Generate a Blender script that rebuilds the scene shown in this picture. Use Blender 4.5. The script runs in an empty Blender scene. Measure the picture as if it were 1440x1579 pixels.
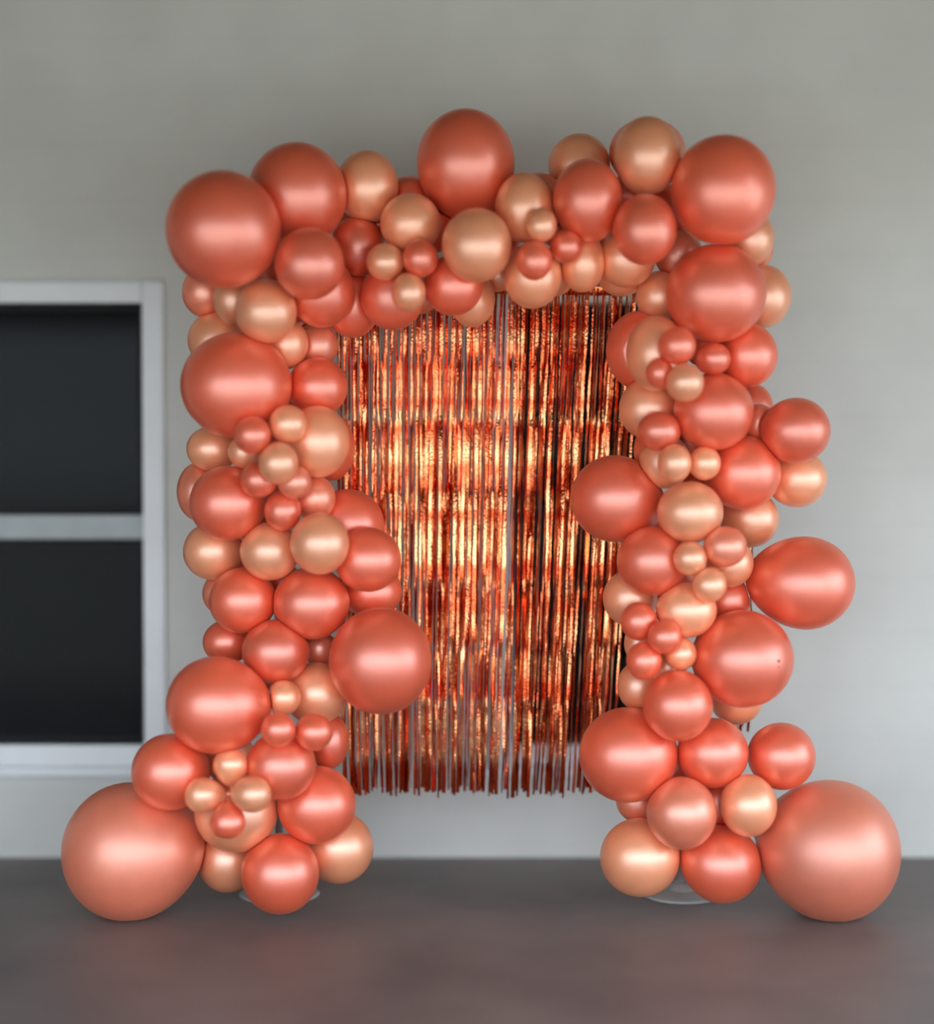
import bpy, bmesh, math, random
from mathutils import Vector, Matrix, Euler
random.seed(7)
S = bpy.context.scene
COL = S.collection

# ------------------------------------------------------------------ camera
F = 2795.0                      # focal length in pixels of the 1440 x 1579 frame
CX, CY = 720.0, 789.5
CAM = Vector((0.0, -6.5, 1.67))
PITCH = math.atan(99.5 / F)     # looking slightly down
cam_d = bpy.data.cameras.new('camera')
cam = bpy.data.objects.new('camera', cam_d)
COL.objects.link(cam)
cam.location = CAM
cam.rotation_euler = (math.pi / 2 - PITCH, 0, 0)
cam_d.sensor_fit = 'VERTICAL'
cam_d.sensor_height = 24.0
cam_d.lens = 24.0 * F / 1579.0
cam_d.dof.use_dof = True
cam_d.dof.focus_distance = 6.48
cam_d.dof.aperture_fstop = (cam_d.lens / 1000.0) / 0.24
S.camera = cam
CROT = Euler((math.pi / 2 - PITCH, 0, 0)).to_matrix()

def ray(px, py):
    return CROT @ Vector(((px - CX) / F, (CY - py) / F, -1.0))
def at(px, py, Y):
    d = ray(px, py)
    return CAM + d * ((Y - CAM.y) / d.y)
def on_floor(px, py):
    d = ray(px, py)
    return CAM + d * (-CAM.z / d.z)

# ------------------------------------------------------------------ world and exposure
W = bpy.data.worlds.new('sky')
S.world = W
W.use_nodes = True
bg = W.node_tree.nodes['Background']
bg.inputs['Color'].default_value = (0.78, 0.89, 1.0, 1)
bg.inputs['Strength'].default_value = 4.6
S.view_settings.view_transform = 'Standard'
S.view_settings.look = 'None'
S.view_settings.gamma = 1.0
S.view_settings.use_curve_mapping = False
S.view_settings.exposure = 0.15
sun_d = bpy.data.lights.new('sun', 'SUN')
sun_d.energy = 4.5
sun_d.color = (1.0, 0.95, 0.88)
sun_d.angle = math.radians(3)
sun = bpy.data.objects.new('sun', sun_d)
COL.objects.link(sun)
sun.rotation_euler = (math.radians(24), 0, math.radians(-25))   # high, from behind the camera, stopped by the roof

# ------------------------------------------------------------------ materials
def mat(name, col, rough=0.5, metal=0.0, **kw):
    m = bpy.data.materials.new(name)
    m.use_nodes = True
    b = m.node_tree.nodes['Principled BSDF']
    b.inputs['Base Color'].default_value = (*col, 1)
    b.inputs['Roughness'].default_value = rough
    b.inputs['Metallic'].default_value = metal
    for k, v in kw.items():
        b.inputs[k.replace('_', ' ')].default_value = v
    return m
def nodes(m):
    return m.node_tree.nodes, m.node_tree.links, m.node_tree.nodes['Principled BSDF']
def noise_colour(m, a, b, scale, detail=4, lo=0.35, hi=0.65, coord='Object'):
    N, L, P = nodes(m)
    tc = N.new('ShaderNodeTexCoord')
    nz = N.new('ShaderNodeTexNoise')
    nz.inputs['Scale'].default_value = scale
    nz.inputs['Detail'].default_value = detail
    rp = N.new('ShaderNodeValToRGB')
    rp.color_ramp.elements[0].position = lo
    rp.color_ramp.elements[1].position = hi
    rp.color_ramp.elements[0].color = (*a, 1)
    rp.color_ramp.elements[1].color = (*b, 1)
    L.new(tc.outputs[coord], nz.inputs['Vector'])
    L.new(nz.outputs['Fac'], rp.inputs['Fac'])
    L.new(rp.outputs['Color'], P.inputs['Base Color'])
    return nz
def bump(m, scale, strength, dist, detail=3, stretch=None):
    N, L, P = nodes(m)
    tc = N.new('ShaderNodeTexCoord')
    nz = N.new('ShaderNodeTexNoise')
    nz.inputs['Scale'].default_value = scale
    nz.inputs['Detail'].default_value = detail
    bp = N.new('ShaderNodeBump')
    bp.inputs['Strength'].default_value = strength
    bp.inputs['Distance'].default_value = dist
    if stretch:
        mp = N.new('ShaderNodeMapping')
        mp.inputs['Scale'].default_value = stretch
        L.new(tc.outputs['Object'], mp.inputs['Vector'])
        oi = N.new('ShaderNodeObjectInfo')
        ad = N.new('ShaderNodeVectorMath')
        ad.operation = 'ADD'
        ml = N.new('ShaderNodeMath'); ml.operation = 'MULTIPLY'; ml.inputs[1].default_value = 37.0
        L.new(oi.outputs['Random'], ml.inputs[0])
        L.new(mp.outputs['Vector'], ad.inputs[0])
        L.new(ml.outputs[0], ad.inputs[1])
        L.new(ad.outputs['Vector'], nz.inputs['Vector'])
    else:
        L.new(tc.outputs['Object'], nz.inputs['Vector'])
    L.new(nz.outputs['Fac'], bp.inputs['Height'])
    L.new(bp.outputs['Normal'], P.inputs['Normal'])

def balloon_mat(name, col, flake, rough, amount):
    # dyed latex with a layer of fine pearl flakes that reflect softly
    m = mat(name, col, 0.45, 0.15)
    N, L, P = nodes(m)
    P.inputs['Coat Weight'].default_value = 0.22
    P.inputs['Coat Roughness'].default_value = 0.14
    P.inputs['Sheen Weight'].default_value = 0.2
    P.inputs['Sheen Roughness'].default_value = 0.4
    P.inputs['Sheen Tint'].default_value = (1.0, 0.35, 0.15, 1)
    gl = N.new('ShaderNodeBsdfGlossy')
    gl.inputs['Color'].default_value = (*flake, 1)
    gl.inputs['Roughness'].default_value = rough
    mx = N.new('ShaderNodeMixShader')
    mx.inputs['Fac'].default_value = amount
    L.new(P.outputs[0], mx.inputs[1]); L.new(gl.outputs[0], mx.inputs[2])
    L.new(mx.outputs[0], N['Material Output'].inputs['Surface'])
    # every balloon a slightly different dye, faintly cloudy pearl pigment
    oi = N.new('ShaderNodeObjectInfo')
    mr = N.new('ShaderNodeMapRange')
    mr.inputs['To Min'].default_value = 0.88
    mr.inputs['To Max'].default_value = 1.1
    L.new(oi.outputs['Random'], mr.inputs['Value'])
    tc = N.new('ShaderNodeTexCoord')
    nz = N.new('ShaderNodeTexNoise')
    nz.inputs['Scale'].default_value = 14
    nz.inputs['Detail'].default_value = 5
    L.new(tc.outputs['Object'], nz.inputs['Vector'])
    mr2 = N.new('ShaderNodeMapRange')
    mr2.inputs['From Min'].default_value = 0.3
    mr2.inputs['From Max'].default_value = 0.7
    mr2.inputs['To Min'].default_value = 0.95
    mr2.inputs['To Max'].default_value = 1.05
    L.new(nz.outputs['Fac'], mr2.inputs['Value'])
    mu = N.new('ShaderNodeMath'); mu.operation = 'MULTIPLY'
    L.new(mr.outputs[0], mu.inputs[0]); L.new(mr2.outputs[0], mu.inputs[1])
    hs = N.new('ShaderNodeHueSaturation')
    hs.inputs['Color'].default_value = (*col, 1)
    L.new(mu.outputs[0], hs.inputs['Value'])
    L.new(hs.outputs['Color'], P.inputs['Base Color'])
    return m

M = {}
M['R'] = balloon_mat('coral_pearl_latex', (0.87, 0.115, 0.043), (1.0, 0.64, 0.56), 0.40, 0.24)
M['M'] = balloon_mat('rose_gold_pearl_latex', (0.90, 0.21, 0.105), (1.0, 0.72, 0.62), 0.40, 0.24)
M['P'] = balloon_mat('peach_pearl_latex', (0.96, 0.34, 0.155), (1.0, 0.80, 0.69), 0.40, 0.25)
M['X'] = balloon_mat('dusty_rose_latex', (0.80, 0.19, 0.10), (1.0, 0.68, 0.58), 0.47, 0.22)
M['scuff'] = mat('dark_scuff', (0.18, 0.04, 0.03), 0.6)
noise_colour(M['scuff'], (0.14, 0.03, 0.025), (0.22, 0.05, 0.035), 60.0)
M['board'] = mat('painted_board', (0.68, 0.68, 0.65), 0.6)
noise_colour(M['board'], (0.58, 0.568, 0.53), (0.62, 0.61, 0.57), 3.0)
M['backing'] = mat('wall_sheathing', (0.5, 0.5, 0.49), 0.8)
noise_colour(M['backing'], (0.44, 0.44, 0.43), (0.48, 0.48, 0.47), 5.0)
M['floor'] = mat('concrete', (0.2, 0.19, 0.19), 0.5)
noise_colour(M['floor'], (0.135, 0.116, 0.113), (0.21, 0.172, 0.16), 1.6, 5)
M['ceiling'] = mat('ceiling_timber', (0.27, 0.21, 0.14), 0.6)
noise_colour(M['ceiling'], (0.17, 0.13, 0.085), (0.22, 0.17, 0.115), 2.0)
M['ground'] = mat('outdoor_paving', (0.42, 0.42, 0.38), 0.8)
noise_colour(M['ground'], (0.38, 0.39, 0.34), (0.46, 0.46, 0.42), 0.7)
M['brick'] = mat('side_wall_render', (0.25, 0.22, 0.2), 0.8)
noise_colour(M['brick'], (0.22, 0.2, 0.18), (0.28, 0.25, 0.22), 6.0)
M['white'] = mat('white_window_paint', (0.78, 0.79, 0.80), 0.4)
noise_colour(M['white'], (0.76, 0.77, 0.78), (0.80, 0.81, 0.82), 6.0)
M['rail'] = mat('grey_aluminium', (0.30, 0.31, 0.31), 0.45, 0.2)
noise_colour(M['rail'], (0.28, 0.29, 0.29), (0.32, 0.33, 0.33), 8.0)
M['glass'] = mat('dark_glass', (0.03, 0.033, 0.034), 0.04, 0.0, Transmission_Weight=0.6, IOR=1.14)
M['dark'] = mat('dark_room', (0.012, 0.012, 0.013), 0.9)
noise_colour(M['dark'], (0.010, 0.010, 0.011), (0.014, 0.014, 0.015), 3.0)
M['stand'] = mat('white_stand_steel', (0.42, 0.42, 0.41), 0.4, 0.0)
noise_colour(M['stand'], (0.34, 0.34, 0.33), (0.38, 0.38, 0.37), 9.0)
M['foil'] = mat('copper_foil', (0.86, 0.33, 0.15), 0.1, 1.0)
noise_colour(M['foil'], (0.68, 0.11, 0.035), (0.90, 0.40, 0.18), 9.0, 2, 0.42, 0.62)
bump(M['foil'], 170.0, 0.5, 0.004, 2, (1.0, 1.0, 0.6))

# ------------------------------------------------------------------ mesh helpers
def link(name, me, m=None, parent=None):
    o = bpy.data.objects.new(name, me)
    COL.objects.link(o)
    if m is not None and me is not None and not me.materials:
        me.materials.append(m)
    if parent:
        o.parent = parent
    return o
def mesh_of(bm, name, smooth=False):
    me = bpy.data.meshes.new(name)
    bmesh.ops.recalc_face_normals(bm, faces=bm.faces)
    bm.to_mesh(me); bm.free()
    if smooth:
        for p in me.polygons: p.use_smooth = True
    return me
def add_box(bm, x0, x1, y0, y1, z0, z1, bevel=0.0):
    r = bmesh.ops.create_cube(bm, size=1.0)
    vs = r['verts']
    for v in vs:
        v.co = Vector(((x0 + x1) / 2 + v.co.x * (x1 - x0), (y0 + y1) / 2 + v.co.y * (y1 - y0), (z0 + z1) / 2 + v.co.z * (z1 - z0)))
    if bevel > 0:
        es = list({e for v in vs for e in v.link_edges})
        bmesh.ops.bevel(bm, geom=es, offset=bevel, segments=2, profile=0.7, affect='EDGES')
def box(name, x0, x1, y0, y1, z0, z1, m, parent=None, bevel=0.0):
    bm = bmesh.new()
    add_box(bm, x0, x1, y0, y1, z0, z1, bevel)
    return link(name, mesh_of(bm, name), m, parent)
def add_lathe(bm, prof, seg=24):
    rings = []
    for r, z in prof:
        if r < 1e-6:
            rings.append([bm.verts.new((0, 0, z))])
        else:
            rings.append([bm.verts.new((r * math.cos(2 * math.pi * i / seg), r * math.sin(2 * math.pi * i / seg), z)) for i in range(seg)])
    for a, b in zip(rings, rings[1:]):
        for i in range(seg):
            j = (i + 1) % seg
            if len(a) == 1 and len(b) > 1: bm.faces.new((a[0], b[i], b[j]))
            elif len(b) == 1 and len(a) > 1: bm.faces.new((a[i], b[0], a[j]))
            elif len(a) > 1: bm.faces.new((a[i], b[i], b[j], a[j]))
def struct(o, label=None, cat=None):
    o['kind'] = 'structure'
    if label: o['label'] = label
    if cat: o['category'] = cat
    return o

# ------------------------------------------------------------------ the setting
YW = on_floor(720, 1322).y          # face of the wall behind the arch
XL, XR = -4.6, 5.0
ZC = 3.75
YF = -4.6                           # open front edge of the roof
def wx(px): return at(px, 800, YW).x
def wz(py): return at(720, py, YW).z

struct(box('floor', XL, XR, YF, YW + 0.02, -0.15, 0.0, M['floor']), 'dark grey brown concrete floor in front of the arch', 'floor')
struct(box('ceiling', XL - 0.3, XR + 0.3, YF, YW + 0.3, ZC, ZC + 0.2, M['ceiling']), 'timber ceiling above the patio', 'ceiling')
struct(box('unseen_shade_beam', XL - 0.3, XR + 0.3, YF, YF + 0.25, 2.5, ZC, M['ceiling']), 'unseen added beam at the open roof edge, keeping sky light off the upper wall', 'beam')  # out of view, added to cut sky light and darken the upper wall
struct(box('wall_left', XL - 0.2, XL, YF + 0.25, YW + 0.3, 0, ZC, M['brick']), 'pale side wall left of the window', 'wall')
wr = struct(box('wall_right', XR, XR + 0.2, -0.4, YW + 0.3, 0, ZC, M['board']), 'pale side wall with open bays right of the arch', 'wall')
box('lintel', XR, XR + 0.2, -2.8, -0.4, 2.6, ZC, M['board'], wr)
box('post', XR, XR + 0.2, YF + 0.25, YF + 0.5, 0, ZC, M['board'], wr)
struct(box('ground', -60, 60, -80, YF, -0.25, -0.05, M['ground']), 'pale outdoor paving beyond the open patio', 'ground')
struct(box('ground', XR + 0.2, 60, YF, 40, -0.25, -0.05, M['ground']), 'pale outdoor paving beside the right wall', 'ground')

# windows in wall coordinates: (glass x0, x1), frame width
FW = 0.088
ZT, ZB = wz(468), wz(1147)
WIN = [(wx(214) - 1.42, wx(222)), (wx(790), wx(985))]
wall = link('wall_back', None)
me = bpy.data.meshes.new('wall_sheathing')
bm = bmesh.new()
holes = [(a, b) for a, b in WIN]
xs = [XL] + [v for h in holes for v in h] + [XR]
for i in range(0, len(xs), 2):
    add_box(bm, xs[i], xs[i + 1], YW + 0.0012, YW + 0.16, 0, ZC)
for a, b in holes:
    add_box(bm, a, b, YW + 0.0012, YW + 0.16, 0, ZB)
    add_box(bm, a, b, YW + 0.0012, YW + 0.16, ZT, ZC)
COL.objects.unlink(wall); bpy.data.objects.remove(wall)
wall = link('wall_back', mesh_of(bm, 'wall_back'), M['backing'])
struct(wall, 'pale grey wall of wide horizontal boards behind the arch', 'wall')
bh = (wz(1139) - wz(1221))
z0 = wz(1221)
k0 = -int(z0 / bh) - 1
k = k0
while z0 + k * bh < ZC:
    za, zb = max(0.0, z0 + k * bh + 0.0007), min(ZC, z0 + (k + 1) * bh - 0.0007)
    if zb - za > 0.01:
        cuts = [za] + [c for c in (ZB - FW, ZT + FW) if za < c < zb] + [zb]
        for c, d in zip(cuts, cuts[1:]):          # boards are notched around the windows
            spans = [(XL, XR)]
            if d > ZB - FW + 1e-4 and c < ZT + FW - 1e-4:
                spans = [(XL, WIN[0][0] - FW), (WIN[0][1] + FW, WIN[1][0] - FW), (WIN[1][1] + FW, XR)]
            for a, b in spans:
                box('board', a, b, YW, YW + 0.001, c, d, M['board'], wall)
    k += 1

def window(n, x0, x1, label):
    bm = bmesh.new()
    for (a, b, c, d) in ((x0 - FW, x0, ZB - FW, ZT + FW), (x1, x1 + FW, ZB - FW, ZT + FW), (x0, x1, ZT, ZT + FW), (x0, x1, ZB - FW, ZB)):
        add_box(bm, a, b, YW - 0.03, YW + 0.10, c, d, 0.012)
    o = link('window_%d' % n, mesh_of(bm, 'window_frame'), M['white'])
    struct(o, label, 'window')
    zr0, zr1 = wz(832), wz(794)
    for (c, d) in ((ZB, zr0), (zr1, ZT)):
        box('pane', x0 + 0.02, x1 - 0.02, YW + 0.05, YW + 0.056, c + 0.015, d - 0.015, M['glass'], o)
        bm = bmesh.new()
        for (e, f, g, h) in ((x0, x0 + 0.028, c, d), (x1 - 0.028, x1, c, d), (x0 + .028, x1 - .028, c, c + 0.028), (x0 + .028, x1 - .028, d - 0.028, d)):
            add_box(bm, e, f, YW + 0.035, YW + 0.07, g, h)
        link('sash', mesh_of(bm, 'sash'), M['dark'], o)
    box('meeting_rail', x0, x1, YW + 0.01, YW + 0.08, zr0, zr1, M['rail'] if n == 1 else M['dark'], o, 0.006)
    box('sill', x0 - FW - 0.02, x1 + FW + 0.02, YW - 0.06, YW + 0.02, ZB - FW - 0.035, ZB - FW, M['white'], o, 0.008)
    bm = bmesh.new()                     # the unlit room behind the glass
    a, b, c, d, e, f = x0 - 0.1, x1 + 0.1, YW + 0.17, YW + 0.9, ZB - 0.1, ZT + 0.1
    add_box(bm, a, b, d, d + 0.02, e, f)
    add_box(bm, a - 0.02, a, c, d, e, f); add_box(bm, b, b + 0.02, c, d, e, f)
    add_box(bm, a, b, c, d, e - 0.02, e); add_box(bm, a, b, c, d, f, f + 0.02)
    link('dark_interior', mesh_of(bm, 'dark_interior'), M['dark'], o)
    return o
window(1, *WIN[0], 'white framed dark sash window left of the balloon arch')
window(2, *WIN[1], 'white framed dark window half hidden behind the foil curtain')

# ------------------------------------------------------------------ the stand that carries arch and curtain
pl, pr = on_floor(428, 1386), on_floor(1048, 1374)
YS = (pl.y + pr.y) / 2
XS0, XS1 = pl.x, pr.x
ZS = at(720, 438, YS).z
def tube_mesh(name, r, h, seg=16):
    bm = bmesh.new()
    add_lathe(bm, [(0, 0), (r, 0), (r, h), (0, h)], seg)
    return mesh_of(bm, name, False)
stand = link('backdrop_stand', None)
stand.location = ((XS0 + XS1) / 2, YS, 0)
stand['label'] = 'white two-legged backdrop stand inside the balloon arch'
stand['category'] = 'stand'
bm = bmesh.new()
add_lathe(bm, [(0, 0), (0.145, 0), (0.15, 0.004), (0.145, 0.010), (0.05, 0.022), (0.03, 0.05), (0, 0.05)], 32)
basem = mesh_of(bm, 'base_plate')
um = tube_mesh('upright', 0.014, ZS - 0.015)
for x in (XS0, XS1):
    o = link('base_plate', basem, M['stand'], stand); o.location = (x - stand.location.x, 0, 0)
    o = link('upright', um, M['stand'], stand); o.location = (x - stand.location.x, 0, 0.02)
cb = link('crossbar', tube_mesh('crossbar', 0.012, XS1 - XS0 + 0.06), M['stand'], stand)
cb.rotation_euler = (0, math.pi / 2, 0)
cb.location = (XS0 - 0.03 - stand.location.x, 0, ZS)

# ------------------------------------------------------------------ foil fringe curtain
YC = YS - 0.05
PXM = (YC - CAM.y) / F                     # metres per pixel there
ZTOP = at(720, 446, YC).z
CREASE = [555, 645, 910, 1004, 1096, 1184]
CZ = [at(720, y, YC).z for y in CREASE]
def strip_mesh(width, length, rnd):
    # a crinkled ribbon: three columns of vertices, turning in steps where the pack was creased
    n = 72
    bm = bmesh.new()
    ang = rnd.uniform(-1.45, 1.45)
    tgt = ang
    ph, ph2 = rnd.uniform(0, 6.28), rnd.uniform(0, 6.28)
    rows = []
    off = dyy = slope = 0.0
    kick = rnd.gauss(0, 0.004)
    hang = 0.0
    for i in range(n + 1):
        t = i / n
        z = -t * length
        zz = ZTOP + z
        for c in CZ + [ZTOP - 0.5, ZTOP - 0.75]:
            if abs(zz - c) < length / n * 0.5 and rnd.random() < 0.75:
                tgt = tgt * 0.45 + rnd.uniform(-1.2, 1.2)
                slope = max(-0.2, min(0.2, rnd.gauss(0, 0.14)))
        ang += (tgt - ang) * 0.45
        near = min(abs(zz - c) for c in CZ)
        pinch = 1.0 - 0.4 * math.exp(-(near / 0.010) ** 2)
        a = ang + 0.12 * math.sin(14 * t + ph) + rnd.gauss(0, 0.05)
        off += rnd.gauss(0, 0.0005)
        off *= 0.99
        tilt = -0.13 if zz > CZ[0] else (0.10 if CZ[5] < zz < CZ[4] else (0.30 if zz < CZ[5] else 0.0))   # leaning back at the top and at the tips
        hang += (tilt if zz < CZ[4] else 0.0) * length / n
        dyy = dyy * 0.84 + (slope + (tilt if zz > CZ[0] else 0)) * length / n + rnd.gauss(0, 0.0008)
        w = width * 0.5 * pinch * (0.9 + 0.1 * math.sin(17 * t + ph2))
        fold = 0.0018 + rnd.gauss(0, 0.0006)
        dy = hang + dyy + kick * math.exp(-(near / 0.014) ** 2)
        ca, sa = math.cos(a), math.sin(a)
        rows.append([bm.verts.new((off + w * ca * q - (fold * sa if q == 0 else 0), dy + w * sa * q + (fold * ca if q == 0 else 0), z)) for q in (-1, 0, 1)])
    for a, b in zip(rows, rows[1:]):
        for j in (0, 1):
            bm.faces.new((a[j], a[j + 1], b[j + 1], b[j]))
    me = bpy.data.meshes.new('strip')
    bm.to_mesh(me); bm.free()
    for p in me.polygons: p.use_smooth = True
    me.materials.append(M['foil'])
    return me
rs = random.Random(11)
variants = [strip_mesh(rs.uniform(0.009, 0.016), rs.uniform(786, 793) * PXM, rs) for _ in range(90)]

def curtain(px0, px1, count, label, q0=None, q1=None, short=1.0):
    xa, xb = at(px0, 800, YC).x, at(px1, 800, YC).x
    ya, yb = (at(q0, 800, YC).x, at(q1, 800, YC).x) if q0 else (xa, xb)       # where the strips end up at the bottom
    root = link('fringe_curtain', None)
    root.location = ((xa + xb) / 2, YC, 0)
    root['label'] = label
    root['category'] = 'curtain'
    root['group'] = 'copper foil fringe curtains'
    # header band: thin wavy tape along the top
    bm = bmesh.new()
    rows = []
    for i in range(81):
        t = i / 80
        x = (xa + (xb - xa) * t) - root.location.x
        dy = -0.006 + 0.003 * math.sin(t * 37) + 0.003 * math.sin(t * 91)
        dz = 0.004 * math.sin(t * 13)
        rows.append([bm.verts.new((x, dy + (0.004 if j == 1 else 0), ZTOP + 0.012 - 0.016 * j + dz)) for j in range(3)])
    for a, b in zip(rows, rows[1:]):
        for j in (0, 1): bm.faces.new((a[j], a[j + 1], b[j + 1], b[j]))
    link('header_tape', mesh_of(bm, 'header_tape', True), M['foil'], root)
    for i in range(count):
        t = (i + rs.uniform(-0.7, 0.7)) / (count - 1)
        t = min(max(t, 0), 1)
        u = t + 0.006 * math.sin(t * 95) + 0.004 * math.sin(t * 41 + 1)      # strips bunch towards the bottom
        t += 0.003 * math.sin(t * 120)
        if t > 0.6 and count > 50 and rs.random() < 0.24: continue              # thinner in front of the dark window
        o = link('strip', variants[(i * 37 + rs.randrange(3)) % len(variants)], None, root)
        x0, x1 = xa + (xb - xa) * t, ya + (yb - ya) * u
        o.location = (x0 - root.location.x, rs.uniform(-0.012, 0.012), ZTOP + 0.004)
        o.rotation_euler = (rs.uniform(-0.004, 0.004), math.atan2(x0 - x1, 790 * PXM), 0)
        o.scale = (rs.choice((-1, 1)), 1, rs.uniform(0.985, 1.0) * short)
    return root
curtain(519, 986, 152, 'wide shimmering copper foil fringe curtain hanging inside the balloon arch', 527, 944)
curtain(1122, 1162, 9, 'narrow copper foil fringe hanging behind the right leg of the arch', short=0.875)

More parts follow.
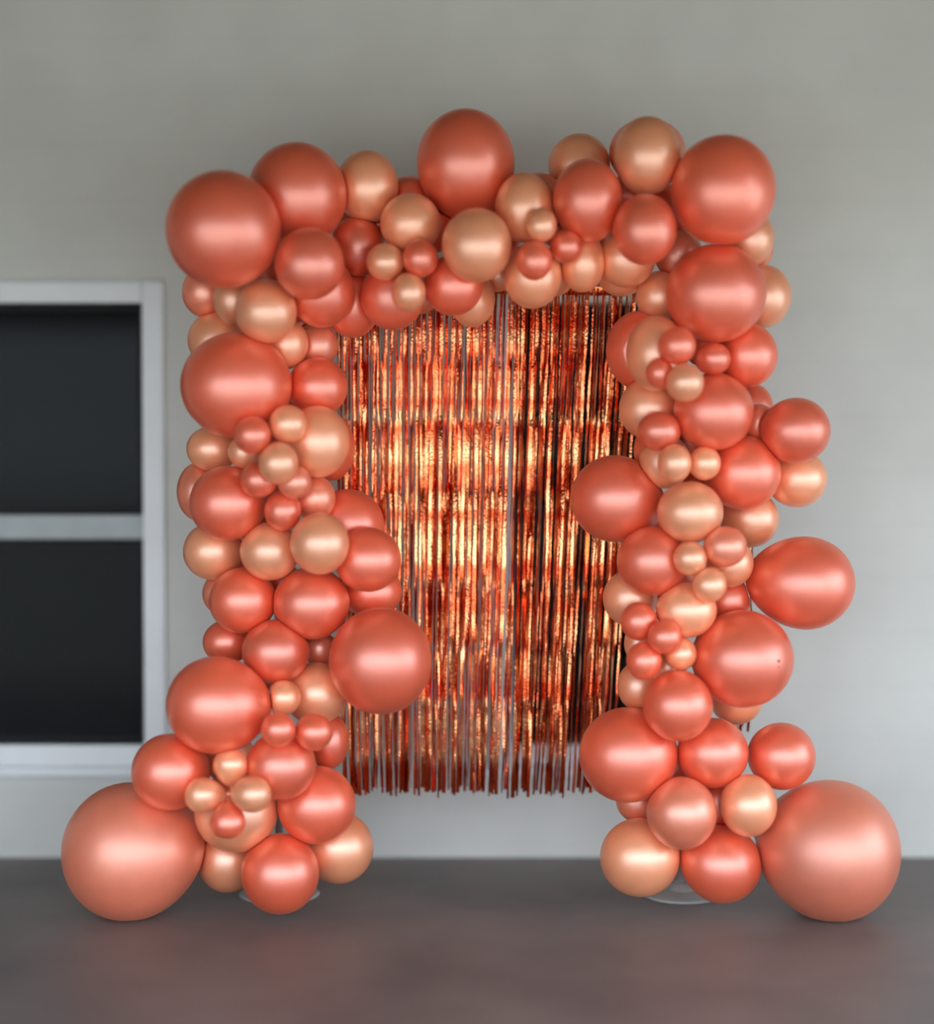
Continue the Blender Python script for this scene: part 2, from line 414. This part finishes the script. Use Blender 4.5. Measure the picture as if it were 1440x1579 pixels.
# ------------------------------------------------------------------ balloons
# (x, y, half width, half height in photo pixels, layer back 0 .. front 5, colour, label, options)
B = [
 # --- left upper corner and top beam
 (344,354,87,89,2.5,'R','large coral balloon at the outer top left corner of the arch'),
 (458,300,74,77,1.5,'R','large coral balloon on top, just right of the top left corner one'),
 (566,288,47,54,1.2,'P','peach balloon on the top edge, right of two large coral ones at left'),
 (632,315,42,42,0,'R','dull coral balloon peeking out behind the top, left of the tallest balloon'),
 (477,407,53,55,3,'R','medium coral balloon tucked below the two large top left balloons'),
 (551,380,40,45,1.2,'R','deep coral balloon below the leftmost peach balloon of the top edge'),
 (545,332,30,22,-1,'P','sliver of peach balloon glimpsed between others under the top left edge'),
 (633,345,46,46,2,'P','peach balloon above the leftmost cluster of three tiny balloons on the beam'),
 (672,352,28,36,0,'R','deep coral balloon hidden between a peach balloon and the tallest balloon'),
 (718,256,73,84,1.2,'R','tallest large coral balloon standing up from the middle of the top edge',dict(e=.16,tail=(0.15,-1,.4))),
 (735,378,53,56,3,'P','round peach balloon front and centre below the tallest balloon'),
 (808,320,44,53,1.8,'P','peach balloon right of the tallest balloon, with a tiny peach one before it'),
 (830,312,42,44,0,'M','edge of a balloon showing behind the peach one right of the tallest'),
 (893,255,46,47,0,'P','peach balloon behind the top edge, left of the raised peach one'),
 (906,309,53,63,2,'R','coral balloon in the right half of the beam above a tiny coral one',dict(tail=(.5,-1,.8))),
 (998,240,51,59,2,'P','raised peach balloon at the top edge beside the top right coral balloon'),
 (998,235,57,50,0,'M','rose rim of a balloon just showing behind the raised peach balloon'),
 (1115,293,79,83,2.5,'R','large coral balloon at the outer top right corner of the arch'),
 (994,354,48,54,2.5,'R','medium coral balloon directly below the raised peach balloon'),
 (834,347,24,26,4,'P','tiny peach balloon, upper one of three on the right half of the beam'),
 (824,402,27,30,4.3,'R','tiny coral balloon, lowest of three on the right half of the beam'),
 (873,380,25,25,4.3,'R','tiny coral balloon, rightmost of three on the right half of the beam'),
 (821,425,44,50,2,'P','peach balloon hanging over the curtain top behind a tiny coral balloon'),
 (898,404,34,45,1.2,'P','orange peach balloon at the lower beam edge, second right of centre'),
 (854,420,32,36,0,'P','thin slice of peach balloon between two peach ones over the curtain top'),
 (966,398,43,44,1.2,'P','peach balloon behind the medium coral one at the lower right of the beam'),
 (958,420,37,36,0,'P','lowest peach balloon of the beam at the curtain top right corner'),
 (1046,392,36,37,0.5,'M','rose balloon wedged between the two large coral balloons at top right'),
 (543,468,42,51,0.5,'R','dark coral balloon at the top left corner of the curtain'),
 (496,450,49,53,1.5,'R','coral balloon behind and below the medium coral one at top left'),
 (605,457,47,50,1.5,'R','coral balloon at the curtain top behind a tiny peach balloon'),
 (650,455,24,28,0.3,'M','slice of balloon between two coral ones at the curtain top left'),
 (594,404,29,28,4,'P','tiny peach balloon, left one of three on the left half of the beam'),
 (648,398,27,29,4,'R','tiny coral balloon in the cluster of three on the left half of the beam'),
 (630,451,26,30,4.2,'P','tiny peach balloon, lowest of three on the left half of the beam'),
 (699,440,45,46,2,'R','coral balloon below left of the round peach balloon at centre top'),
 (728,460,34,43,1,'P','dim peach balloon hanging lowest at the middle of the beam'),
 (768,422,27,27,0.4,'P','small piece of peach balloon right of centre under the beam'),
 # --- right leg
 (1104,452,76,75,3,'R','large coral balloon on the right leg just below the top right corner'),
 (1153,368,39,43,0.6,'P','peach balloon peeking out at right between two large top right coral balloons'),
 (1165,385,26,30,-0.5,'M','rose balloon edge behind the peach one at the right outer edge'),
 (1176,457,42,47,1,'P','peach balloon at the outer edge right of the second large coral balloon'),
 (1018,457,36,38,1,'P','peach balloon at the inner corner beside the curtain top right'),
 (988,540,52,59,0,'R','dark coral balloon overlapping the upper right edge of the curtain'),
 (1012,545,45,56,1.2,'P','peach balloon behind the uppermost cluster of tiny balloons on right leg'),
 (1044,533,28,29,4,'R','tiny coral balloon at the top of the uppermost right leg cluster'),
 (1099,553,27,25,4,'R','tiny coral balloon on the right of the uppermost right leg cluster'),
 (1017,575,21,23,3.5,'R','tiniest coral balloon, left in the uppermost right leg cluster'),
 (1056,590,29,29,4.6,'P','tiny peach balloon at the front of the uppermost right leg cluster'),
 (1152,548,45,48,1.5,'R','coral balloon at the outer edge below the right side peach balloon'),
 (1100,635,61,59,3,'R','medium coral balloon in mid right leg under the uppermost tiny cluster'),
 (1000,630,44,46,1.2,'P','peach balloon on the curtain side behind a tiny coral balloon, upper right leg'),
 (1016,665,33,30,4,'R','small coral balloon alone on a peach one at upper right leg'),
 (1160,630,31,37,0,'R','coral balloon edge behind the mid right leg, left of the jutting coral one'),
 (1170,652,26,28,0.4,'M','small part of a balloon beside the jutting coral balloon at right'),
 (1227,664,51,49,1.5,'R','coral balloon jutting out to the right at mid height'),
 (1228,738,45,43,0.5,'P','peach balloon right under the coral one jutting out at mid height'),
 (1146,729,57,57,2.2,'R','coral balloon on the right leg left of the jutting peach balloon'),
 (1025,712,39,41,2,'P','peach balloon behind the two tiny peach ones in mid right leg'),
 (1040,714,26,29,4.2,'P','tiny peach balloon, left of a pair in mid right leg'),
 (1086,714,25,26,3.6,'P','tiny peach balloon, right of a pair in mid right leg'),
 (1002,695,24,40,0,'R','shaded coral balloon behind the tiny peach pair by the curtain edge'),
 (953,769,72,66,2,'R','large egg-shaped coral balloon jutting left over the curtain from the right leg',dict(e=.2,tail=(1,-.25,.35))),
 (1064,790,50,47,3,'P','round peach balloon right of the large egg-shaped coral one over the curtain'),
 (1155,800,44,43,1.5,'P','pale peach balloon at the right edge above the big coral egg'),
 (1233,899,83,71,2,'R','large egg-shaped coral balloon jutting out far right below mid height',dict(e=.24,tail=(-1,.1,.25))),
 (1006,865,54,53,2.6,'R','coral balloon beside the curtain below the large egg-shaped coral one'),
 (1064,861,26,26,4,'P','tiny peach balloon, left of three at the middle of right leg'),
 (1118,843,33,31,4.2,'M','small rose balloon, top right of three at the middle of right leg'),
 (1125,868,36,37,3,'P','peach balloon behind the small rose one at the middle of right leg'),
 (1094,902,26,27,4.6,'P','tiny peach balloon, lowest of three at the middle of right leg'),
 (972,922,41,42,1,'P','peach balloon at the curtain edge above the tiny coral cluster'),
 (1058,941,46,42,3,'P','peach balloon just above right of the lower tiny cluster, right leg'),
 (1122,925,35,34,1.5,'R','deep coral balloon left of the far right coral egg'),
 (985,958,28,29,4,'R','tiny coral balloon, top left of the lower right leg cluster'),
 (1025,982,26,26,5,'R','tiny coral balloon at the front centre of the lower right leg cluster'),
 (1050,1008,24,25,4,'P','tiny peach balloon, only peach one of the lower right leg cluster'),
 (993,1019,27,29,4.5,'R','tiny coral balloon, lowest left of the lower right leg cluster'),
 (986,992,23,30,1.5,'P','peach balloon mostly covered by the lower right leg tiny cluster'),
 (1030,1030,28,28,1.8,'P','peach balloon glimpsed beneath the lower right leg tiny cluster'),
 (1145,1016,77,74,3,'R','large coral balloon at lower right leg with a dark speck on it'),
 (985,1058,32,37,1.5,'P','peach balloon at the curtain edge under the lower tiny cluster'),
 (1045,1088,53,54,3.2,'R','bright coral balloon above the two side by side coral ones, right leg'),
 (969,1164,75,72,3,'R','large coral balloon overlapping the bottom right corner of the curtain'),
 (1099,1161,54,53,2.6,'R','coral balloon between the large one by the curtain and the outer coral one'),
 (1205,1166,51,51,2,'R','coral balloon just above the giant balloon at right'),
 (1135,1075,40,41,0.5,'P','peach balloon showing under the large speckled coral one'),
 (1051,1254,53,55,3.5,'M','rosy peach balloon in the centre of the right base'),
 (1154,1242,43,47,3.5,'P','smaller peach balloon left of the giant balloon at right base',dict(tail=(.1,.3,1))),
 (1103,1240,34,38,1,'R','shaded coral balloon between the two peach ones at right base'),
 (985,1235,34,32,1,'M','rose balloon half hidden below the large coral one by the curtain'),
 (987,1322,61,59,2.4,'P','peach balloon at the bottom left of the right base'),
 (1111,1332,62,59,2.4,'R','coral balloon at the bottom of the right base beside the giant one',dict(e=.16,tail=(-.9,.7,.4))),
 (1277,1312,108,107,2,'X','giant dusty rose balloon on the floor at far right',dict(e=.16,tail=(-1,.15,.35),z=-.10)),
 (1040,1182,30,32,0,'R','dark coral balloon in the gap between two coral balloons near right base'),
 # --- left leg
 (318,450,36,39,1,'M','rose balloon at the outer edge under the top left corner balloon'),
 (362,462,33,39,1.6,'P','peach balloon between the outer rose one and a round peach one, upper left'),
 (410,480,47,49,3,'P','round peach balloon at the front of the upper left leg'),
 (338,524,47,43,1,'P','peach balloon behind the top of the upper left large coral balloon'),
 (440,530,35,39,1.7,'P','rosy peach balloon right below the round peach one at upper left'),
 (487,533,33,35,0.5,'M','shiny rose balloon next to the upper left edge of the curtain'),
 (364,594,84,80,2.6,'R','large coral balloon on the upper left leg above the tiny cluster'),
 (489,597,46,45,1.6,'R','coral balloon between the large upper left one and the curtain'),
 (328,692,39,34,1,'P','pale peach balloon at the outer left edge below the large coral one'),
 (377,697,25,26,3,'P','tiny peach balloon, far left of the six tiny balloons on left leg'),
 (389,671,28,29,4,'R','tiny coral balloon at the top of the six tiny balloons on left leg'),
 (444,654,29,29,4,'P','tiny peach balloon, top right of the six tiny balloons on left leg'),
 (429,714,30,32,5,'P','tiny pale peach balloon at the front of the six on left leg'),
 (399,740,28,27,4,'R','tiny coral balloon, bottom left of the six on left leg'),
 (454,743,26,26,4.4,'M','tiny rose balloon, bottom right of the six on left leg'),
 (489,681,49,55,2.5,'P','peach balloon by the curtain, right of the six tiny ones'),
 (510,690,36,50,0.5,'R','deep coral crescent behind the peach balloon by the left curtain edge'),
 (308,758,34,44,1,'M','rose balloon sticking out leftmost on the middle of the left leg'),
 (351,776,58,57,2,'R','medium coral balloon left below the six tiny ones'),
 (436,788,28,31,4,'R','tiny coral balloon by itself below the six tiny ones'),
 (485,768,32,34,2,'M','rose balloon right of the lone tiny coral one, left leg'),
 (535,808,55,52,0.5,'R','shaded coral balloon over the left of the curtain, above another coral one'),
 (493,838,45,47,3.2,'P','round matte peach balloon at the front, middle of left leg'),
 (416,850,45,44,2.5,'P','peach balloon in the middle of a row of three peach ones'),
 (329,850,45,43,1,'P','peach balloon at the outer left end of a row of three peach ones'),
 (567,863,51,49,1.6,'R','coral balloon over the curtain right of the row of three peach ones'),
 (572,912,46,40,0.5,'R','coral balloon squeezed above the large coral one over the curtain'),
 (374,926,51,50,2.1,'R','coral balloon below the row of three peach ones, on the outer side'),
 (336,915,23,29,0.4,'M','rose edge of a balloon at the outer left below the three peach ones'),
 (480,930,58,55,2.6,'R','coral balloon left above the large coral one that covers the curtain'),
 (350,990,36,33,1,'R','coral balloon at the outer left above the lower left large coral one'),
 (425,1005,51,49,2.6,'R','coral balloon in the centre of the left leg, below two coral ones'),
 (492,1000,27,26,0.5,'M','small piece of rose balloon left of the large one covering the curtain'),
 (586,1019,78,81,3,'R','large round coral balloon covering the lower left of the curtain'),
 (337,1087,79,74,2.6,'R','large coral balloon on the lower left leg at the outer side',dict(e=.16,tail=(1,-.1,.4))),
 (437,1076,26,27,4,'P','tiny peach balloon, top of three on the lower left leg'),
 (487,1069,50,47,2,'P','pale peach balloon below left of the large one covering the curtain'),
 (429,1125,26,26,4,'R','tiny coral balloon, lower left of three on the lower left leg'),
 (484,1129,29,28,4,'R','tiny coral balloon, lower right of three on the lower left leg'),
 (506,1142,31,42,1,'R','shaded coral balloon at the lower left curtain edge behind tiny ones'),
 (433,1181,53,52,3,'R','coral balloon right above the four-balloon flower at left base'),
 (263,1190,59,58,2.2,'R','coral balloon resting on the giant balloon at left'),
 (350,1165,40,38,1,'P','peach balloon peeking out behind the top petal of the flower'),
 (356,1184,27,30,4,'P','top petal, a tiny peach balloon of the four-balloon flower',dict(e=.4,tail=(0,-1,.1))),
 (317,1226,32,27,4,'P','left petal, a tiny peach balloon of the four-balloon flower',dict(e=.4,tail=(1,0,.1))),
 (386,1225,32,28,4.2,'P','right petal, a tiny peach balloon of the four-balloon flower',dict(e=.3,tail=(-1,0,.2))),
 (351,1264,27,29,4.1,'R','bottom petal, the only coral balloon of the four-balloon flower',dict(e=.4,tail=(0,1,.1))),
 (364,1252,63,61,2.4,'P','peach balloon behind the four-balloon flower at left base'),
 (488,1241,60,59,2.6,'R','coral balloon at left base next to the curtain bottom corner'),
 (205,1313,107,104,2,'X','giant dusty rose balloon on the floor at far left',dict(e=.16,tail=(1,.2,.35),z=-.09)),
 (352,1326,46,48,1.4,'P','pale peach balloon at the bottom between giant left and coral one'),
 (432,1347,59,61,2.6,'R','coral balloon at the very bottom of the left base'),
 (521,1307,53,53,1.4,'P','pale peach balloon at the right end of the left base'),
]
# balloons tied on deep inside the garland that only fill the gaps between the ones in view
B += [
 (408,425,30,30,-.6,'R','coral balloon deep in the gap between top left corner balloon and round peach one'),
 (580,345,28,28,-.6,'R','coral balloon deep in the gap left of the peach one above three tiny balloons'),
 (772,366,30,32,-.6,'R','coral balloon deep in the gap right of the round peach centre balloon'),
 (859,350,30,30,-.6,'R','coral balloon deep behind the upper tiny peach balloon of the right beam half'),
 (1030,326,38,40,-.6,'R','coral balloon deep between the medium coral and the top right corner balloon'),
 (966,303,34,32,-.6,'R','coral balloon deep under the raised peach balloon at the top edge'),
 (920,372,28,28,-.6,'P','peach balloon deep in the gap right of the rightmost tiny beam balloon'),
 (1062,498,32,34,-.6,'R','coral balloon deep under the second large coral balloon of the right leg'),
 (1090,532,36,34,-.6,'R','coral balloon deep behind the right tiny coral one of the uppermost cluster'),
 (1062,682,32,34,-.6,'R','coral balloon deep above the tiny peach pair of the right leg'),
 (1014,912,26,26,-.6,'R','coral balloon deep above the lower tiny cluster near the curtain edge'),
 (415,690,36,36,-.6,'R','coral balloon deep behind the six tiny balloons of the left leg'),
 (400,815,30,30,-.6,'R','coral balloon deep above the middle peach one of the row of three'),
 (437,898,28,28,-.6,'R','coral balloon deep in the gap under the middle peach one of three'),
 (368,884,26,24,-.6,'M','rose balloon deep under the outer peach one of the row of three'),
 (450,972,30,28,-.6,'R','coral balloon deep between two coral ones in the centre of the left leg'),
 (1068,756,30,28,-.6,'R','coral balloon deep above the round peach one beside the egg over the curtain'),
 (1012,800,28,26,-.6,'R','coral balloon deep between the egg over the curtain and the round peach one'),
 (1062,888,25,25,-.6,'M','rose balloon deep behind the three tiny ones at the middle of right leg'),
 (462,500,26,26,-.6,'R','coral balloon deep right of the round peach one at upper left'),
 (448,620,24,24,-.6,'R','coral balloon deep right of the large upper left coral one'),
 (415,772,26,26,-.6,'R','coral balloon deep just above the lone tiny coral one of the left leg'),
 (398,1042,28,28,-.6,'R','coral balloon deep right of the lower left large coral one'),
]
LAYZ = lambda l: 0.06 - 0.07 * l
SC = 6.42 / F
bz = []
for b in B:
    o = b[7] if len(b) > 7 else {}
    bz.append(o.get('z', LAYZ(b[4])))
nB = len(B)
pairs = []
for i in range(nB):
    for j in range(nB):
        if B[i][4] > B[j][4] or (B[i][4] == B[j][4] and i < j):
            d = math.hypot(B[i][0] - B[j][0], B[i][1] - B[j][1]) * SC
            R1 = (B[i][2] + B[i][3]) / 2 * SC; R2 = (B[j][2] + B[j][3]) / 2 * SC
            k = 0.96 if B[i][4] > B[j][4] else 0.86
            if d < k * (R1 + R2):
                pairs.append((i, j, math.sqrt((k * (R1 + R2)) ** 2 - d * d), B[i][4] == B[j][4]))
fixed = [len(b) > 7 and 'z' in b[7] for b in B]
for it in range(400):
    for i in range(nB):
        if not fixed[i]: bz[i] += (LAYZ(B[i][4]) - bz[i]) * 0.02
    for i, j, need, tie in pairs:
        gap = bz[j] - bz[i]
        if tie and gap < 0: i, j, gap = j, i, -gap
        if gap < need:
            s = (need - gap) * 0.25
            if not fixed[i]: bz[i] -= s
            if not fixed[j]: bz[j] += s
    for i, b in enumerate(B):
        r = (b[2] + b[3]) / 2 * SC
        if fixed[i]: continue
        if 500 < b[0] + b[2] and b[0] - b[2] < 960 and b[1] < 1250:
            bz[i] = min(bz[i], YC - 0.05 - 0.9 * r)        # stay in front of the curtain
        if b[0] - b[2] < 1170: bz[i] = min(bz[i], YC - 0.056 - 0.6 * r)
        bz[i] = min(bz[i], 0.2)
        # not below the floor
        dmax = CAM.z * F / (b[1] - 690 + b[3])if b[1] > 900 else 99
        bz[i] = min(bz[i], CAM.y + dmax - 0.012)
        bz[i] = max(bz[i], -0.5)
SKEL = [Vector((428, 1390)), Vector((422, 440)), Vector((470, 370)), Vector((1050, 345)), Vector((1080, 420)), Vector((1075, 1390))]
def skel_point(x, y):
    p = Vector((x, y)); best = None
    for a, b in zip(SKEL, SKEL[1:]):
        t = max(0, min(1, (p - a).dot(b - a) / (b - a).length_squared))
        q = a + (b - a) * t
        if best is None or (q - p).length < (best - p).length: best = q
    return best

def balloon_profile(e):
    # from the crown (z=+1) down to the neck: rounded crown, body narrowing to the tail
    pts = [(0, 1)]
    n = 26
    for i in range(1, n):
        t = math.pi * i / n
        c = math.cos(t)
        z = c if c > 0 else c * (1 + e)
        r = math.sin(t) * (1 - (0 if c > 0 else 0.55 * e * c * c))
        pts.append((r, z))
    zt = -(1 + e)
    pts[-1] = (0.085, zt + 0.0)
    pts.append((0.05, zt - 0.035))
    pts.append((0, zt - 0.036))
    return pts, zt - 0.035
import numpy as np
SEG = 48
parts = []
for i, b in enumerate(B):
    cx, cy, rx, ry, lay, colr, label = b[:7]
    g = 1.035 if lay <= 1.5 else 1.015
    rx, ry = rx * g, ry * g
    o = b[7] if len(b) > 7 else {}
    rnd = random.Random(i)
    e = o.get('e', 0.10)
    Y = bz[i]
    c = at(cx, cy, Y)
    mpp = (c - CAM).dot(CROT @ Vector((0, 0, -1))) / F
    if 'tail' in o:
        t = o['tail']; ax = Vector((t[0], t[2], t[1]))
    else:
        q = skel_point(cx, cy)
        ax = Vector(((q.x - cx) * mpp, YS - Y + 0.04, -(q.y - cy) * mpp)) + Vector((rnd.uniform(-.03, .03), 0, rnd.uniform(-.03, .03)))
    ax.normalize()
    Rm = (-ax).to_track_quat('Z', 'Y').to_matrix() @ Matrix.Rotation(rnd.uniform(0, 6.28), 3, 'Z')
    prof, ztip = balloon_profile(e)
    bm = bmesh.new()
    add_lathe(bm, prof, SEG)
    bm.verts.ensure_lookup_table()
    bm.verts.index_update()
    co = np.array([v.co[:] for v in bm.verts]) @ np.array(Rm).T
    if i == 0: faces = [[v.index for v in f.verts] for f in bm.faces]
    bm.free()
    lo, hi = co.min(0), co.max(0)
    sx = 2 * rx * mpp / (hi[0] - lo[0]); sz = 2 * ry * mpp / (hi[2] - lo[2])
    sc = np.array([sx, (sx + sz) / 2, sz])
    off = np.array([(hi[0] + lo[0]) / 2, 0, (hi[2] + lo[2]) / 2])
    parts.append(dict(co=(co - off) * sc + np.array(c), c=np.array(c), Rm=Rm, rx=rx, r=(rx + ry) / 2 * mpp))
# balloons that touch press flat against each other and against the stand behind them
orig = [p['co'].copy() for p in parts]
def press(p, pt, n, m):
    p.setdefault('planes', []).append((pt, n))
    sd = (p['co'] - pt) @ n
    new = -m * np.logaddexp(0, -sd / m)
    sel = sd > -6 * m
    p['co'][sel] += np.outer((new - sd)[sel], n)
for i in range(nB):
    for j in range(i + 1, nB):
        a, b = parts[i], parts[j]
        v = b['c'] - a['c']; d = np.linalg.norm(v)
        if d > a['r'] * 1.35 + b['r'] * 1.35: continue
        n = v / d
        ha = ((orig[i] - a['c']) @ n).max(); hb = -((orig[j] - b['c']) @ n).min()
        if ha + hb <= d: continue
        pt = a['c'] + n * (d * d + ha * ha - hb * hb) / (2 * d)
        m = 0.018 * min(a['r'], b['r'])
        press(a, pt, n, m); press(b, pt, -n, m)
back = [(XS0 - .03, XS0 + .03), (XS1 - .03, XS1 + .03), (at(519, 800, YC).x, at(986, 800, YC).x), (at(1122, 800, YC).x - .02, at(1162, 800, YC).x + .02)]
for i, p in enumerate(parts):
    x0, x1 = p['co'][:, 0].min(), p['co'][:, 0].max()
    for k, (u, w) in enumerate(back):
        if x0 < w and u < x1:
            yy = YC - 0.056
            press(p, np.array([0, yy, 0]), np.array([0, 1.0, 0]), 0.003)
    if B[i][1] > 1200:
        press(p, np.array([0, 0, 0.001]), np.array([0, 0, -1.0]), 0.002)
for p in parts:
    for _ in range(16):
        for pt, n in p.get('planes', []):
            sd = (p['co'] - pt) @ n
            sel = sd > -0.0004
            p['co'][sel] -= np.outer(sd[sel] + 0.0004, n)
knot_prof = [(0, 0.02), (.045, 0.01), (.075, -.03), (.08, -.06), (.05, -.09), (.06, -.12), (.11, -.16), (.12, -.175), (.10, -.18), (0, -.15)]
for i, b in enumerate(B):
    p = parts[i]
    co = p['co'] - p['c']
    me = bpy.data.meshes.new('balloon')
    me.from_pydata([tuple(v) for v in co], [], faces)
    for q in me.polygons: q.use_smooth = True
    me.update()
    bm = bmesh.new(); bm.from_mesh(me); bmesh.ops.recalc_face_normals(bm, faces=bm.faces); bm.to_mesh(me); bm.free()
    ob = link('balloon', me, M[b[5]])
    ob.location = p['c']
    ob['label'] = b[6]
    ob['category'] = 'balloon'
    ob['group'] = 'pearl balloons of the arch'
    bm = bmesh.new()                                   # tied-off knot with its rolled lip
    add_lathe(bm, knot_prof, 12)
    s = 0.06 if b[2] < 35 else 0.09
    tip = Vector(co[-1])
    for v in bm.verts:
        w = np.array(p['Rm'] @ (v.co * s) + tip) + p['c']
        for _ in range(3):
            for pt, n in p.get('planes', []):
                sd = (w - pt) @ n
                if sd > -0.0005: w = w - n * (sd + 0.0005)
        v.co = Vector(w - p['c']) - tip
    kn = link('knot', mesh_of(bm, 'knot', True), M[b[5]], ob)
    kn.location = tip

    if 'dark speck' in b[6]:                           # two small scuffs on the latex
        for px, py, sr in ((1193, 1012, 0.006), (1190, 1021, 0.003)):
            q = at(px, py, p['c'][1])
            e = [(math.hypot(v[0] + p['c'][0] - q.x, v[2] + p['c'][2] - q.z), k) for k, v in enumerate(co) if v[1] < 0]
            vv = me.vertices[min(e)[1]]
            bm = bmesh.new()
            add_lathe(bm, [(0, 0.0012), (sr * .6, 0.001), (sr, 0.0), (sr * .6, -0.0005), (0, -0.0005)], 10)
            Q = vv.normal.to_track_quat('Z', 'Y').to_matrix()
            for v in bm.verts: v.co = Q @ v.co
            sk = link('scuff', mesh_of(bm, 'scuff', True), M['scuff'], ob)
            sk.location = vv.co
            sk['label'] = 'small dark scuff'
